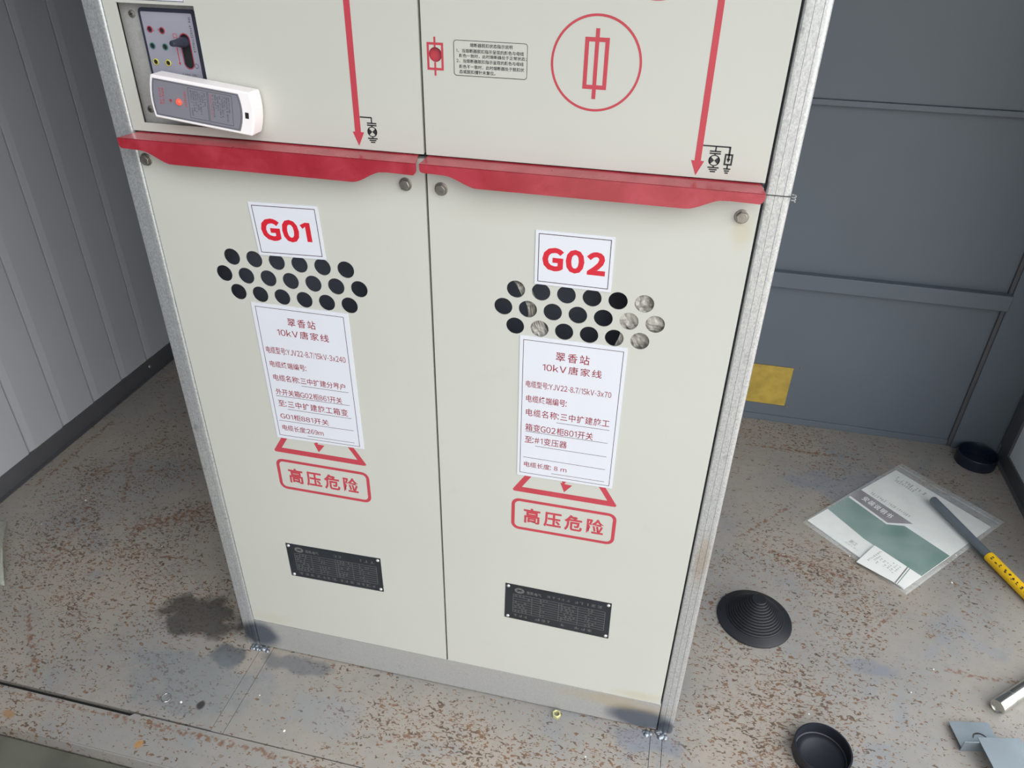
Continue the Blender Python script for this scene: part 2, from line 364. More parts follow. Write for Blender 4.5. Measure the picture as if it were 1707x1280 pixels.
def _curve_mesh(cu):
    o = bpy.data.objects.new('tmp', cu); COL.objects.link(o); bpy.context.view_layer.update()
    me = bpy.data.meshes.new_from_object(o.evaluated_get(bpy.context.evaluated_depsgraph_get()))
    vs = [tuple(v.co) for v in me.vertices]; fs = [tuple(p.vertices) for p in me.polygons]
    bpy.data.objects.remove(o); bpy.data.meshes.remove(me); bpy.data.curves.remove(cu); return vs, fs
def fill2d(loops, th=0.0):
    cu = bpy.data.curves.new('tmp', 'CURVE'); cu.dimensions = '2D'; cu.fill_mode = 'BOTH'; cu.extrude = th/2
    for lp in loops:
        sp = cu.splines.new('POLY'); sp.points.add(len(lp)-1); sp.use_cyclic_u = True
        for p, q in zip(sp.points, lp): p.co = (q[0], q[1], 0, 1)
    return _curve_mesh(cu)
_tc = {}
def glyph(ch, bold):
    k = (ch, bold)
    if k not in _tc and ch in '1/-':
        b_ = bold*1.1
        P = {'1': [(.355-b_, 0), (.43+b_, 0), (.43+b_, .735), (.365-b_, .735), (.16-b_, .615+b_*.3), (.20-b_*.2, .545-b_), (.355-b_, .64-b_)],
             '/': [(0, -.06), (.065, -.06), (.30, .79), (.235, .79)], '-': [(.02, .26), (.33, .26), (.33, .33), (.02, .33)]}[ch]
        _tc[k] = fill2d([P])
    if k not in _tc:
        cu = bpy.data.curves.new('tmp', 'FONT'); cu.size = 1.0; cu.offset = bold; cu.resolution_u = 3
        cu.body = chr(ord(ch)+0xFEE0) if 33 <= ord(ch) <= 126 else ch        # full-width forms: plain grotesque letters and digits
        _tc[k] = _curve_mesh(cu)
    return _tc[k]
def text2d(body, bold=0.0, space=1.0):
    vs = []; fs = []; x = 0.0
    for ch in body:
        if ch == ' ': x += 0.35*space; continue
        g, f = glyph(ch, bold); lo = min(p[0] for p in g); hi = max(p[0] for p in g); k = len(vs)
        if ord(ch) <= 126: adv = hi-lo+0.09*space; off = x-lo+0.03
        else: adv = 1.0*space; off = x+0.5*space-0.46 if ch not in '一' else x
        vs += [(p[0]+off, p[1], 0.0) for p in g]; fs += [tuple(k+i for i in q) for q in f]; x += adv
    return vs, fs
def circ(cx, cy, r, n=40, r2=None):
    return [(cx+r*math.cos(2*math.pi*i/n), cy+(r2 or r)*math.sin(2*math.pi*i/n)) for i in range(n)]
def rrect(x0, x1, y0, y1, r, n=6):
    pts = []
    for cx, cy, a in ((x1-r, y0+r, -90), (x1-r, y1-r, 0), (x0+r, y1-r, 90), (x0+r, y0+r, 180)):
        for i in range(n+1):
            t = math.radians(a+90*i/n); pts.append((cx+r*math.cos(t), cy+r*math.sin(t)))
    return pts
def stadium(cx, y0, y1, r, n=12):
    return [(cx+r*math.cos(math.pi*i/n), y1-r+r*math.sin(math.pi*i/n)) for i in range(n+1)] + \
           [(cx-r*math.cos(math.pi*i/n), y0+r-r*math.sin(math.pi*i/n)) for i in range(n+1)]
def front(y0=0.0): return lambda u, v, w=0.0: Vector((u, y0-w, v))      # +w points at the viewer's side (-y)
def floorfr(A, du, dv, z0=0.0):
    A = Vector((A[0], A[1], 0)); du = Vector((du[0], du[1], 0)); dv = Vector((dv[0], dv[1], 0))
    return lambda u, v, w=0.0: A+du*u+dv*v+Vector((0, 0, z0+w))
def rowdash(mb, u0, u1, v, h, fr, mat, w=0.0, dens=0.72, horiz=True):
    """a run of tiny printed characters too small to read: short uneven strokes"""
    x = u0
    while x < u1-h*0.3:
        cw = h*random.uniform(0.55, 0.95)
        if random.random() < dens:
            for k in range(3):
                a = random.uniform(0, 1); b = random.uniform(0, 1)
                yy = v+h*(k/2-0.5)*0.8
                if random.random() < 0.7: mb.rect(x+cw*0.1*a, x+cw*(0.65+0.25*b), yy-h*0.07, yy+h*0.07, fr, mat, w)
            xx = x+cw*random.uniform(0.2, 0.6); mb.rect(xx, xx+cw*0.16, v-h*0.5, v+h*0.5, fr, mat, w)
        x += cw*1.12

# ------------------------------------------------------------------ the setting
def struct(o): o['kind'] = 'structure'; return o
XL, XR, YB, H = -1.565, 1.60, 1.367, 2.35
b = MB(); T = -0.012     # floor plates with real gaps between them
def fp(x0, x1, y0, y1, g=0.0014, h=0.0006): b.box(x0+h, x1-h, y0+g, y1-g, T, 0.0, FLOOR)
fp(XL, XR, 1.122, YB+0.04); fp(XL, XR, 1.070, 1.122)
fp(XL, -0.494, -0.2385, 1.070); fp(-0.494, -0.463, -0.240, 1.070); fp(-0.463, 0.488, -0.240, 1.070)
fp(0.488, 0.515, -0.240, 1.070); fp(0.515, XR, -0.240, 1.070)
b.prism([(x, y, 0) for x, y in ((XL, -0.336), (XR, -0.336), (XR, -0.2412), (-0.688, -0.2412), (-0.695, -0.249), (XL, -0.249))], (0, 0, T), (0, 0, 0.0), FLOOR)
b.box(XL, XR, -0.33, YB+0.04, -0.05, T-0.001, DARK)
b.box(XL, XR, -0.340, -0.3365, -0.20, 0.0, FLOOR)
struct(b.build('floor', origin=(0, 0, 0), smooth=False))
b = MB(); b.box(XL, XR, -0.42, -0.3405, -0.20, -0.035, SILL); b.box(XL, XR, -0.60, -0.42, -0.30, -0.075, SILL)
struct(b.build('trim_1', origin=(0, -0.5, 0), bevel=0.004))
b = MB(); b.box(-14, 14, -22, 8, -0.42, -0.40, GROUND); struct(b.build('ground', origin=(0, 0, -0.4), smooth=False))

b = MB(); b.box(-12, -2.9, -12, -2.0, -0.40, 3.2, BLOCKER); struct(b.build('light_blocker_box', origin=(-6, -5, 0), smooth=False))  # unseen box added at front left to block sky and bright ground
# left wall: sandwich panel with shallow vertical grooves
prof = []; y = -0.42; ys = [0.163-0.1535*i for i in range(4, 0, -1)]+[0.163+0.1535*i for i in range(0, 9)]
prof.append((XL, -0.42))
for yy in ys:
    if -0.40 < yy < 1.36: prof += [(XL, yy-0.007), (XL-0.016, yy-0.006), (XL-0.016, yy+0.001), (XL-0.0025, yy+0.003), (XL, yy+0.026)]
prof.append((XL, YB+0.04)); prof += [(XL-0.05, YB+0.04), (XL-0.05, -0.42)]
b = MB(); b.prism([(x, y, 0) for x, y in prof], (0, 0, -0.05), (0, 0, H), LEFTW); struct(b.build('wall_left', origin=(XL, 0.4, 0), smooth=False))
b = MB(); b.box(XL-0.002, XL+0.004, -0.34, YB, 0.0, 0.064, DARKW); b.box(XL, XL+0.02, -0.34, YB, 0.0, 0.003, DARKW)
for yy in (1.08,): b.lathe([(0.006, 0), (0.005, 0.002), (0, 0.003)], (XL+0.004, yy, 0.035), GALV, 16, (1, 0, 0))
struct(b.build('baseboard_left', origin=(XL, 0.4, 0)))
# back wall: plain panels, a lipped seam, a cross rail, a corner stile
b = MB(); b.box(XL-0.05, XR+0.05, YB, YB+0.04, -0.05, 1.125, BACKW); b.box(XL-0.05, XR+0.05, YB-0.014, YB+0.04, 1.142, H, BACKW)
b.box(XL-0.05, XR+0.05, YB-0.022, YB+0.04, 1.125, 1.142, BACKW)
struct(b.build('wall_back', origin=(0, YB, 0), bevel=0.002))
b = MB(); b.box(0.2, 1.448, YB-0.028, YB-0.0005, 0.545, 0.598, BACKW); struct(b.build('trim_2', origin=(0.8, YB, 0.57), bevel=0.002))
b = MB(); b.box(1.448, XR, YB-0.016, YB-0.0005, 0.001, H, BACKW); b.box(1.436, 1.449, YB-0.010, YB-0.0005, 0.001, H, DARKW)
struct(b.build('trim_3', origin=(1.5, YB, 0), bevel=0.002))
b = MB(); b.box(0.2, 1.436, YB-0.006, YB-0.0005, 0.0, 0.025, BACKW); struct(b.build('baseboard_back', origin=(0.8, YB, 0), bevel=0.001))
# right wall, its base angle and corner angle
b = MB(); b.box(XR, XR+0.05, 0.62, YB+0.04, -0.05, H, RIGHTW); struct(b.build('wall_right', origin=(XR, 1, 0), smooth=False))
b = MB(); b.box(XR-0.006, XR-0.0005, 0.62, YB-0.031, 0.001, 0.052, DARKW); b.box(XR-0.018, XR-0.006, 0.62, YB-0.031, 0.001, 0.004, DARKW)
struct(b.build('baseboard_right', origin=(XR, 1, 0)))
b = MB(); b.box(XR-0.008, XR-0.0005, YB-0.10, YB-0.031, 0.052, H, DARKW); struct(b.build('trim_4', origin=(XR, YB, 0)))
ld = Vector((0.78, -0.63, 0)).normalized(); ln = Vector((ld.y, -ld.x, 0)); lh = Vector((XL-0.03, -0.43, 0))      # unseen left door leaf, added and turned to shade the left side
b = MB()
for u0, u1, n0, n1, z0, z1, mt in ((0, 1.85, 0, 0.03, -0.03, 2.3, BACKW), (0, 0.05, -0.012, 0, -0.03, 2.2, DARKW), (1.80, 1.85, -0.012, 0, -0.03, 2.2, DARKW), (0.05, 1.8, -0.012, 0, 1.05, 1.11, DARKW)):
    b.prism([lh+ld*u0+ln*n0, lh+ld*u1+ln*n0, lh+ld*u1+ln*n1, lh+ld*u0+ln*n1], (0, 0, z0), (0, 0, z1), mt)
struct(b.build('shading_door_leaf', origin=lh, bevel=0.003))
b = MB(); b.box(XL-0.05, XR+0.05, -0.45, -0.38, 2.16, H, BACKW); struct(b.build('shading_header', origin=(0, -0.42, 2.2), smooth=False))  # unseen header board, added to keep skylight off the upper walls
b = MB(); b.box(XL-0.05, XR+0.05, -0.45, YB+0.05, H, H+0.05, ROOF); struct(b.build('ceiling', origin=(0, 0.4, H), smooth=False))

# ------------------------------------------------------------------ galvanised frame that carries both cabinets
fr_t = thing('mounting_rack', (0, 0.02, 0), 'galvanised steel rack of two corner posts and a bottom rail around the grey cabinets', 'rack')
def post(x0, x1, groove):
    w = x1-x0; r = 0.007; pts = [(x0, 0.05), (x0, 0.001+0.003)]
    for i in range(5):
        t = math.radians(180+90*i/4); pts.append((x0+0.003+0.003*math.cos(t), 0.004+0.003*math.sin(t)))
    for q in groove:
        c = x0+w*q; pts += [(c-0.0004, 0.001), (c-0.0002, 0.0022), (c+0.0002, 0.0022), (c+0.0004, 0.001)]
    for i in range(7):
        t = math.radians(270+90*i/6); pts.append((x1-r+r*math.cos(t), 0.001+r+r*math.sin(t)))
    pts.append((x1, 0.05)); return pts
for x0, x1, gr in ((-0.5365, -0.5010, (0.3, 0.62)), (0.5010, 0.5360, (0.36, 0.69))):
    m = MB(); P = post(x0, x1, gr)
    if x0 > 0:
        m.prism([(x, y, 0) for x, y in P], (0, 0, 0.001), (0, 0, 1.2662), GALV); m.prism([(x, y, 0) for x, y in P], (0, 0, 1.2672), (0, 0, 1.95), GALV)
    else: m.prism([(x, y, 0) for x, y in P], (0, 0, 0.001), (0, 0, 1.95), GALV)
    po = m.build('post', fr_t, ((x0+x1)/2, 0.03, 0))
m = MB(); m.box(-0.500, 0.4995, 0.0015, 0.05, 0.003, 0.0985, GALV); m.build('bottom_rail', fr_t, (0, 0.02, 0.05), bevel=0.0015)
for wx, wy in ((-0.492, -0.002), (0.500, -0.004)):
    m = MB()
    for k in range(16):
        a, c = random.uniform(-0.028, 0.028), random.uniform(-0.010, 0.004); r = random.uniform(0.004, 0.008)
        m.lathe([(r, 0), (r*0.85, r*0.35), (r*0.5, r*0.6), (0, r*0.7)], (wx+a, wy+c, 0.0), WELD, 10)
    m.build('weld_bead', fr_t, (wx, wy, 0.0))
m = MB()
for k in range(22):
    t = k/21*math.pi*5; p = Vector((0.539+0.0025*math.cos(t), -0.001+0.0025*math.sin(t), 1.2600+0.010*k/21))
    m.lathe([(0.0009, 0), (0.0009, 0.0014)], p, GALV, 6)
m.line((0.502, 1.2667), (0.537, 1.2667), 0.0009, front(-0.0002), BLACKINK); m.build('tie_wire', fr_t, (0.539, 0, 1.265))

# ------------------------------------------------------------------ the two switch cabinets
def sign_mesh(quad, inset, fr, w):
    m = MB(); n = len(quad)
    m.prism([fr(u, v, w-0.0012) for u, v in quad], fr(0, 0, 0)-fr(0, 0, 0), fr(0, 0, 0.0012)-fr(0, 0, 0), WHITE)
    return m
def make_cabinet(x0, sgn, label):
    """x0: left edge of the 0.5 m wide cabinet"""
    L = x0+0.0015+(0.0 if x0 < 0 else 0.0005); Rr = x0+0.4985-(0.0005 if x0 < 0 else 0.0015)
    root = thing('switch_cabinet', (x0+0.25, 0.4, 0.1), label, 'electrical cabinet')
    F = front(0.0)
    # carcass
    m = MB(); y0, y1, za, zb = 0.022, 1.33, 0.101, 1.90
    m.box(L, L+0.002, y0, y1, za, zb, INNER); m.box(Rr-0.002, Rr, y0, y1, za, zb, INNER); m.box(L, Rr, y1-0.002, y1, za, zb, INNER)
    m.box(L, Rr, y0, y1, zb-0.002, zb, INNER); m.box(L, Rr, y0, y1, za, za+0.002, INNER); m.box(L, Rr, y0, y1, 1.276, 1.279, INNER); m.box(L, Rr, 0.13, 0.132, za, 1.276, INNER)
    m.build('carcass', root, (x0+0.25, 0.4, 0.9), smooth=False)
    # lower door with vent holes
    cx = x0+0.243 if x0 < 0 else 0.2490
    hx, zr = (-0.3634, 1.0765) if x0 < 0 else (0.1452, 1.0772)
    P = 0.0425 if x0 < 0 else 0.0415; holes = []
    for k in range(6): holes.append((hx+P*k, zr))
    for k in range(7): holes.append((hx-P/2+P*k, zr-0.0336))
    for k in range(6): holes.append((hx+P*k, zr-0.0672))
    m = MB()
    m.flat([[(L, 0.101), (Rr, 0.101), (Rr, 1.2755), (L, 1.2755)]]+[circ(a, c, 0.01535, 36) for a, c in holes], front(0.001), PAINT, 0.002)
    for bx in ((L, L+0.0018, 0.002, 0.02, 0.101, 1.2755), (Rr-0.0018, Rr, 0.002, 0.02, 0.101, 1.2755), (L, Rr, 0.002, 0.02, 0.101, 0.1028), (L, Rr, 0.002, 0.02, 1.2737, 1.2755)):
        m.box(*bx, PAINT)
    lower = m.build('lower_door', root, (x0+0.25, 0.0, 0.69), bevel=0.0007)
    # upper door
    m = MB(); op = []
    if x0 < 0: op = [[(-0.4757, 1.2965), (-0.3465, 1.2965), (-0.3465, 1.4708), (-0.4757, 1.4708)]]
    else: op = [circ(0.0215, 1.4244, 0.0098, 32)]
    m.flat([[(L, 1.283), (Rr, 1.283), (Rr, 1.90), (L, 1.90)]]+op, front(0.001), PAINT, 0.002)
    for bx in ((L, L+0.0018, 0.002, 0.02, 1.283, 1.90), (Rr-0.0018, Rr, 0.002, 0.02, 1.283, 1.90), (L, Rr, 0.002, 0.02, 1.283, 1.2848)):
        m.box(*bx, PAINT)
    if x0 >= 0: m.flat([circ(0.0215, 1.4244, 0.0125, 32)], front(0.007), TAPE, 0.002)
    upper = m.build('upper_door', root, (x0+0.25, 0.0, 1.6), bevel=0.0012)
    # red drip flap under the upper door
    xa, xb = (x0-0.009, x0+0.4950) if x0 < 0 else (x0+0.0, x0+0.498)
    yf = -0.030; zt = 1.2775; ze = 1.2610 if x0 < 0 else 1.2640; zl = 1.2415 if x0 < 0 else 1.2475
    r = 0.005; lo = [(xa+r, ze), (xa+0.036, ze-0.0008)]
    for k in range(1, 8):
        t = k/8; lo.append((xa+0.036+0.056*t, ze-0.0008+(zl-ze)*(t*t*(3-2*t))))
    lo += [(xa+0.10, zl-0.0002), (xb-0.105, zl-0.001)]
    for k in range(1, 8):
        t = k/8; lo.append((xb-0.105+0.052*t, zl-0.001+(ze-zl)*(t*t*(3-2*t))))
    lo += [(xb-0.045, ze-0.001), (xb-r, ze-0.002)]
    outl = lo+[(xb-0.0015, ze+0.0015), (xb, ze+r), (xb, zt)]+[(xa, zt), (xa, ze+r), (xa+0.0015, ze+0.0015)]
    m = MB(); m.flat([outl], front(yf+0.0008), RED, 0.0016)
    m.prism([(xa, yf, zt), (xb, yf, zt), (xb-0.006, 0.004, 1.2815), (xa+(0.02 if x0 < 0 else 0.004), 0.004, 1.2815)], (0, 0, -0.0016), (0, 0, 0), RED)
    m.build('drip_flap', root, (x0+0.25, -0.02, 1.265), bevel=0.0006)
    # bolts
    for bx, bz in (((-0.4879, 1.2361), (-0.0341, 1.2344)) if x0 < 0 else ((0.0238, 1.2321), (0.4744, 1.2325))):
        m = MB(); m.lathe([(0.0105, 0), (0.0105, 0.0014), (0.006, 0.0016)], (bx, 0, bz), BOLT, 32, (0, -1, 0))
        a0 = random.random(); m.prism([(bx+0.0085*math.cos(a0+k*math.pi/3), 0, bz+0.0085*math.sin(a0+k*math.pi/3)) for k in range(6)], (0, -0.0014, 0), (0, -0.0075, 0), BOLT)
        m.build('bolt', lower, (bx, -0.003, bz), bevel=0.0008)
    # G number plate
    q = [(-0.3082, 1.0871), (-0.1845, 1.0915), (-0.1887, 1.1845), (-0.3133, 1.1808)] if x0 < 0 else [(0.1754, 1.0915), (0.2986, 1.0908), (0.2977, 1.1829), (0.1748, 1.1822)]
    m = sign_mesh(q, 0.005, F, 0.0013)
    def lerp(u, v, q=q):
        a = Vector(q[0]).lerp(Vector(q[1]), u); d = Vector(q[3]).lerp(Vector(q[2]), u); return a.lerp(d, v)
    bd = [tuple(lerp(u, v)) for u, v in ((.045, .06), (.955, .06), (.955, .94), (.045, .94))]
    m.frame(bd, 0.0012, F, BORDER, 0.0014)
    if x0 < 0: m.text('G01', -0.2955, -0.2045, 1.1165, 1.1560, lambda u, v, w: F(u-(v-1.1165)*0.05, v+(u+0.25)*0.03, w), INKRED, 0.0014, 0.052, 0.8)
    else: m.text('G02', 0.1868, 0.2868, 1.1165, 1.1560, F, INKRED, 0.0014, 0.052, 0.8)
    m.build('number_plate', lower, F((q[0][0]+q[1][0])/2, 1.136, 0), smooth=False, fixn=False)
    # cable sheet
    if x0 < 0:
        q = [(-0.3390, 0.6906), (-0.1529, 0.6950), (-0.1555, 0.9928), (-0.3425, 0.9922)]; bq = [(-0.3320, 0.6985), (-0.1612, 0.7000), (-0.1648, 0.9850), (-0.3348, 0.9850)]
        rows = (('翠香站', -.2755, -.2210, .952, .969, 1.15), ('10kV唐家线', -.2995, -.1980, .929, .945, 1.12), ('电缆型号:YJV22-8.7/15kV-3x240', -.3285, -.1700, .889, .904, 1), ('电缆终端编号:', -.3260, -.2520, .859, .873, 1),
                ('电缆名称:三中扩建分界户', -.3240, -.1770, .829, .8435, 1), ('外开关箱G02柜861开关', -.3240, -.1870, .7965, .811, 1), ('至:三中扩建施工箱变', -.3230, -.1780, .769, .785, 1.05), ('G01柜881开关', -.3235, -.2210, .7395, .7535, 1), ('电缆长度:269m', -.3235, -.2355, .7115, .7255, 1))
        lines = (((-.2671, .8245), (-.1717, .8248)), ((-.3250, .7935), (-.1720, .7955)), ((-.3050, .7645), (-.1716, .7653)), ((-.3279, .7346), (-.1702, .7367)), ((-.2710, .7058), (-.1711, .7071)))
    else:
        q = [(0.1557, 0.6938), (0.3356, 0.6958), (0.3354, 0.9950), (0.1543, 0.9942)]; bq = [(0.1610, 0.7013), (0.3295, 0.7013), (0.3292, 0.9872), (0.1608, 0.9868)]
        rows = (('翠香站', .217, .2745, .953, .971, 1.15), ('10kV唐家线', .195, .297, .930, .946, 1.12), ('电缆型号:YJV22-8.7/15kV-3x70', .1672, .3165, .893, .907, 1), ('电缆终端编号:', .1685, .241, .862, .877, 1),
                ('电缆名称:三中扩建施工', .169, .3185, .832, .848, 1.05), ('箱变G02柜801开关', .1687, .292, .799, .8155, 1), ('至:#1变压器', .1687, .2465, .772, .788, 1), ('电缆长度: 8 m', .1685, .249, .716, .7285, 1))
        lines = (((.2249, .8259), (.3193, .8261)), ((.1694, .7975), (.3190, .7975)), ((.1881, .7671), (.3191, .7670)), ((.1667, .7384), (.3191, .7377)), ((.2210, .7088), (.3199, .7092)))
    m = sign_mesh(q, 0, F, 0.0011); m.frame(bq, 0.0010, F, BORDER, 0.0012)
    for s_, a, c, d, e, sp in rows: m.text(s_, a, c, d, e, F, TEXTRED, 0.00125, 0.006, sp)
    for a, c in lines: m.line(a, c, 0.0009, F, BORDER, 0.0012)
    m.build('cable_sheet', lower, F((q[0][0]+q[1][0])/2, 0.843, 0), smooth=False, fixn=False)
    # printed warning: triangle with bolt, and framed words
    c = -0.252 if x0 < 0 else 0.2478; w2 = 0.102; zb_ = 0.6520; hh = 2*w2*0.82
    m = MB(); tri = lambda k, dz: [(c-w2+k, zb_+dz), (c+w2-k, zb_+dz), (c, zb_+hh-k*1.05)]
    o_ = [(c-w2+0.002, zb_+0.004), (c-w2+0.004, zb_+0.0005), (c-w2+0.009, zb_), (c+w2-0.009, zb_), (c+w2-0.004, zb_+0.0005), (c+w2-0.002, zb_+0.004), (c+0.003, zb_+hh-0.006), (c-0.003, zb_+hh-0.006)]
    m.flat([o_, tri(0.020, 0.0125)], F, TAPE, 0.0); 
    m.flat([[(c-0.004, .735), (c+0.012, .735), (c+0.003, .712), (c+0.012, .712), (c-0.001, .688), (c+0.014, .687), (c-0.0005, .6680), (c-0.009, .690), (c-0.005, .689), (c-0.008, .708), (c-0.014, .708)]], F, TAPE)
    for i, v in enumerate(m.v): m.v[i] = (v[0], v[1]-0.0002, v[2])
    m.build('warning_triangle', lower, F(c, 0.72, 0.0), smooth=False, fixn=False)
    m = MB(); bx0, bx1 = (-0.3535, -0.1490) if x0 < 0 else (0.1463, 0.3512)
    m.flat([rrect(bx0, bx1, .5545, .6345, .016), rrect(bx0+.0068, bx1-.0068, .5613, .6277, .0095)], F, TAPE)
    tx = (-0.3294, -0.1744) if x0 < 0 else (0.1711, 0.3294); m.text('高压危险', tx[0], tx[1], 0.5735, 0.6140, F, TAPE, 0.0, 0.026, 1.16)
    for i, v in enumerate(m.v): m.v[i] = (v[0], v[1]-0.0002, v[2])
    m.build('warning_panel', lower, F((bx0+bx1)/2, 0.594, 0.0), smooth=False, fixn=False)
    # black name plate with four rivets
    if x0 < 0: q = [(-0.3677, .2897), (-0.1429, .2936), (-0.1432, .3970), (-0.3685, .3911)]
    else: q = [(0.1364, .2904), (0.3646, .2845), (0.3627, .3924), (0.1376, .3955)]
    def qp(u, v, w=0.0, q=q):
        a = Vector(q[0]).lerp(Vector(q[1]), u); d = Vector(q[3]).lerp(Vector(q[2]), u); e = a.lerp(d, v); return F(e[0], e[1], w)
    m = MB(); m.flat([rrect(0.0, 1.0, 0.0, 1.0, 0.02, 4)], qp, PLATE, 0.0)
    for i, v in enumerate(m.v): m.v[i] = (v[0], v[1]-0.0010, v[2])
    m.prism([qp(u, v, 0.0) for u, v in ((0, 0), (1, 0), (1, 1), (0, 1))], (0, 0, 0), (0, -0.0008, 0), PLATE)
    W_ = 0.0012
    for u in (0.078, 0.258, 0.515, 0.695, 0.948): m.line((u, .215), (u, .735), 0.004, qp, PLATELINE, W_)
    for k in range(9): m.line((.078, .215+.52*k/8), (.948, .215+.52*k/8), 0.010, qp, PLATELINE, W_)
    for k in range(8):
        vv = .215+.52*(k+.5)/8
        rowdash(m, .09, .09+random.uniform(.09, .15), vv, .04, qp, PLATELINE, W_); rowdash(m, .53, .53+random.uniform(.08, .15), vv, .04, qp, PLATELINE, W_)
        rowdash(m, .33, .33+random.uniform(.04, .12), vv, .035, qp, PLATELINE, W_); rowdash(m, .76, .76+random.uniform(.04, .12), vv, .035, qp, PLATELINE, W_)
    m.flat([circ(.136, .855, .047, 28, .075), [(.098, .862), (.125, .87), (.112, .90), (.139, .875), (.165, .90), (.152, .868), (.176, .85), (.149, .85), (.158, .81), (.135, .842), (.108, .81), (.12, .85)]], lambda u, v, w: qp(u, v, W_), PLATELINE)
    m.text('恒凯', .205, .270, .800, .885, qp, PLATELINE, W_, .02, 1.1); m.text('电气', .280, .345, .795, .880, qp, PLATELINE, W_, .02, 1.1)
    rowdash(m, .40, .62, .85, .06, qp, PLATELINE, W_, .8); rowdash(m, .66, .92, .85, .07, qp, PLATELINE, W_, .8)
    rowdash(m, .09, .47, .12, .07, qp, PLATELINE, W_, .85); rowdash(m, .54, .92, .12, .07, qp, PLATELINE, W_, .85)
    npl = m.build('name_plate', root, F((q[0][0]+q[1][0])/2, .34, 0), smooth=False, fixn=False)
    for u, v in ((.028, .94), (.972, .94), (.972, .07), (.032, .06)):
        p = qp(u, v, 0.0011); m = MB(); m.lathe([(0.0038, 0), (0.0036, 0.0008), (0.0025, 0.0018), (0.0012, 0.0021), (0, 0.0019)], p, RIVET, 20, (0, -1, 0)); m.build('rivet', npl, p)
    # line diagram tape on the upper door
    ax = (-0.1103, -0.1008, -0.1142, -0.0957, -0.1055, 1.3088, 1.2879) if x0 < 0 else (0.3970, 0.4056, 0.3923, 0.4104, 0.4011, 1.3068, 1.2861)
    m = MB(); m.flat([[(ax[4], ax[6]), (ax[3], ax[5]), (ax[1], ax[5]), (ax[1]-.0003, 1.88), (ax[0]-.0003, 1.88), (ax[0], ax[5]), (ax[2], ax[5])]], front(-0.0003), TAPE)
    m.build('flow_arrow', upper, F((ax[0]+ax[1])/2, 1.55, 0), smooth=False, fixn=False)
    # black earth symbols
    m = MB(); E_ = front(-0.0003); K = BLACKINK; t_ = 0.0019
    def lamp(cx, top):
        m.line((cx-.0076, top), (cx+.0076, top), t_, E_, K); m.line((cx-.0076, top-.003), (cx+.0076, top-.003), t_, E_, K)
        cz = top-.0125; rr = 0.0078
        m.line((cx, top-.003), (cx, cz+rr), t_, E_, K)
        m.flat([circ(cx, cz, rr, 32), circ(cx, cz, rr-.0014, 32)], E_, K)
        for s_ in (0, 1):
            a = math.pi*s_; m.add([E_(cx, cz)]+[E_(cx+rr*.97*math.cos(a-.78+1.56*k/8), cz+rr*.97*math.sin(a-.78+1.56*k/8)) for k in range(9)], [tuple([0]+list(range(1, 10)))], K)
        earth(cx, cz-rr)
    def earth(cx, z, k=1.0):
        m.line((cx, z+.0002), (cx, z-.002), t_, E_, K)
        for i, w in enumerate((.0078, .0055, .0036)): m.line((cx-w*k, z-.0021-.0028*i), (cx+w*k, z-.0021-.0028*i), t_, E_, K)
    if x0 < 0:
        m.line((-.1005, 1.3312), (-.0820, 1.3312), t_, E_, K); m.line((-.0823, 1.3316), (-.0823, 1.3230), t_, E_, K); lamp(-.0823, 1.3230)
    else:
        m.line((.4056, 1.3282), (.4431, 1.3282), t_, E_, K); m.line((.4236, 1.3282), (.4236, 1.3213), t_, E_, K); lamp(.4236, 1.3213)
        m.line((.4425, 1.3286), (.4425, 1.3110), t_*1.3, E_, K); m.frame([(.4380, 1.3045), (.4470, 1.3045), (.4470, 1.3180), (.4380, 1.3180)], t_*1.2, E_, K)
        m.add([E_(.4397, 1.3125), E_(.4453, 1.3125), E_(.4425, 1.3070)], [(0, 1, 2)], K); m.line((.4425, 1.3045), (.4425, 1.2990), t_, E_, K); earth(.4425, 1.3005, 0.62)
    m.build('earth_symbol', upper, F(-0.08 if x0 < 0 else .43, 1.31, 0), smooth=False, fixn=False)
    if x0 >= 0:
        E_ = front(-0.0003)
        m = MB(); m.flat([circ(.2488, 1.4246, .0618, 72), circ(.2488, 1.4246, .0586, 72)], E_, TAPE); m.frame([(.2351, 1.3948), (.2624, 1.3948), (.2624, 1.4550), (.2351, 1.4550)], .0055, E_, TAPE)
        m.rect(.2460, .2513, 1.3793, 1.4687, E_, TAPE, 0.00005); m.build('fuse_symbol', upper, F(.2488, 1.4246, 0), smooth=False, fixn=False)
        m = MB(); m.flat([circ(.3202, 1.566, .0618, 72), circ(.3202, 1.566, .0586, 72)], E_, TAPE); m.build('round_symbol', upper, F(.3202, 1.566, 0), smooth=False, fixn=False)
        m = MB(); m.frame([(.0110, 1.4055), (.0320, 1.4055), (.0320, 1.4387), (.0110, 1.4387)], .0032, E_, TAPE)
        m.rect(.0197, .0225, 1.3966, 1.4145, E_, TAPE, 0.00005); m.rect(.0197, .0225, 1.4343, 1.4476, E_, TAPE, 0.00005); m.build('trip_indicator', upper, F(.0215, 1.422, 0), smooth=False, fixn=False)
        m = MB(); m.prism([F(u, v, 0.0002) for u, v in rrect(.0488, .1543, 1.3988, 1.4452, .004)], (0, 0, 0), (0, -.0003, 0), PAINT)
        m.flat([rrect(.0488, .1543, 1.3988, 1.4452, .004), rrect(.0495, .1536, 1.3995, 1.4445, .0035)], front(-.0007), BLACKINK)
        G_ = front(-.0007); zt_ = 1.4452
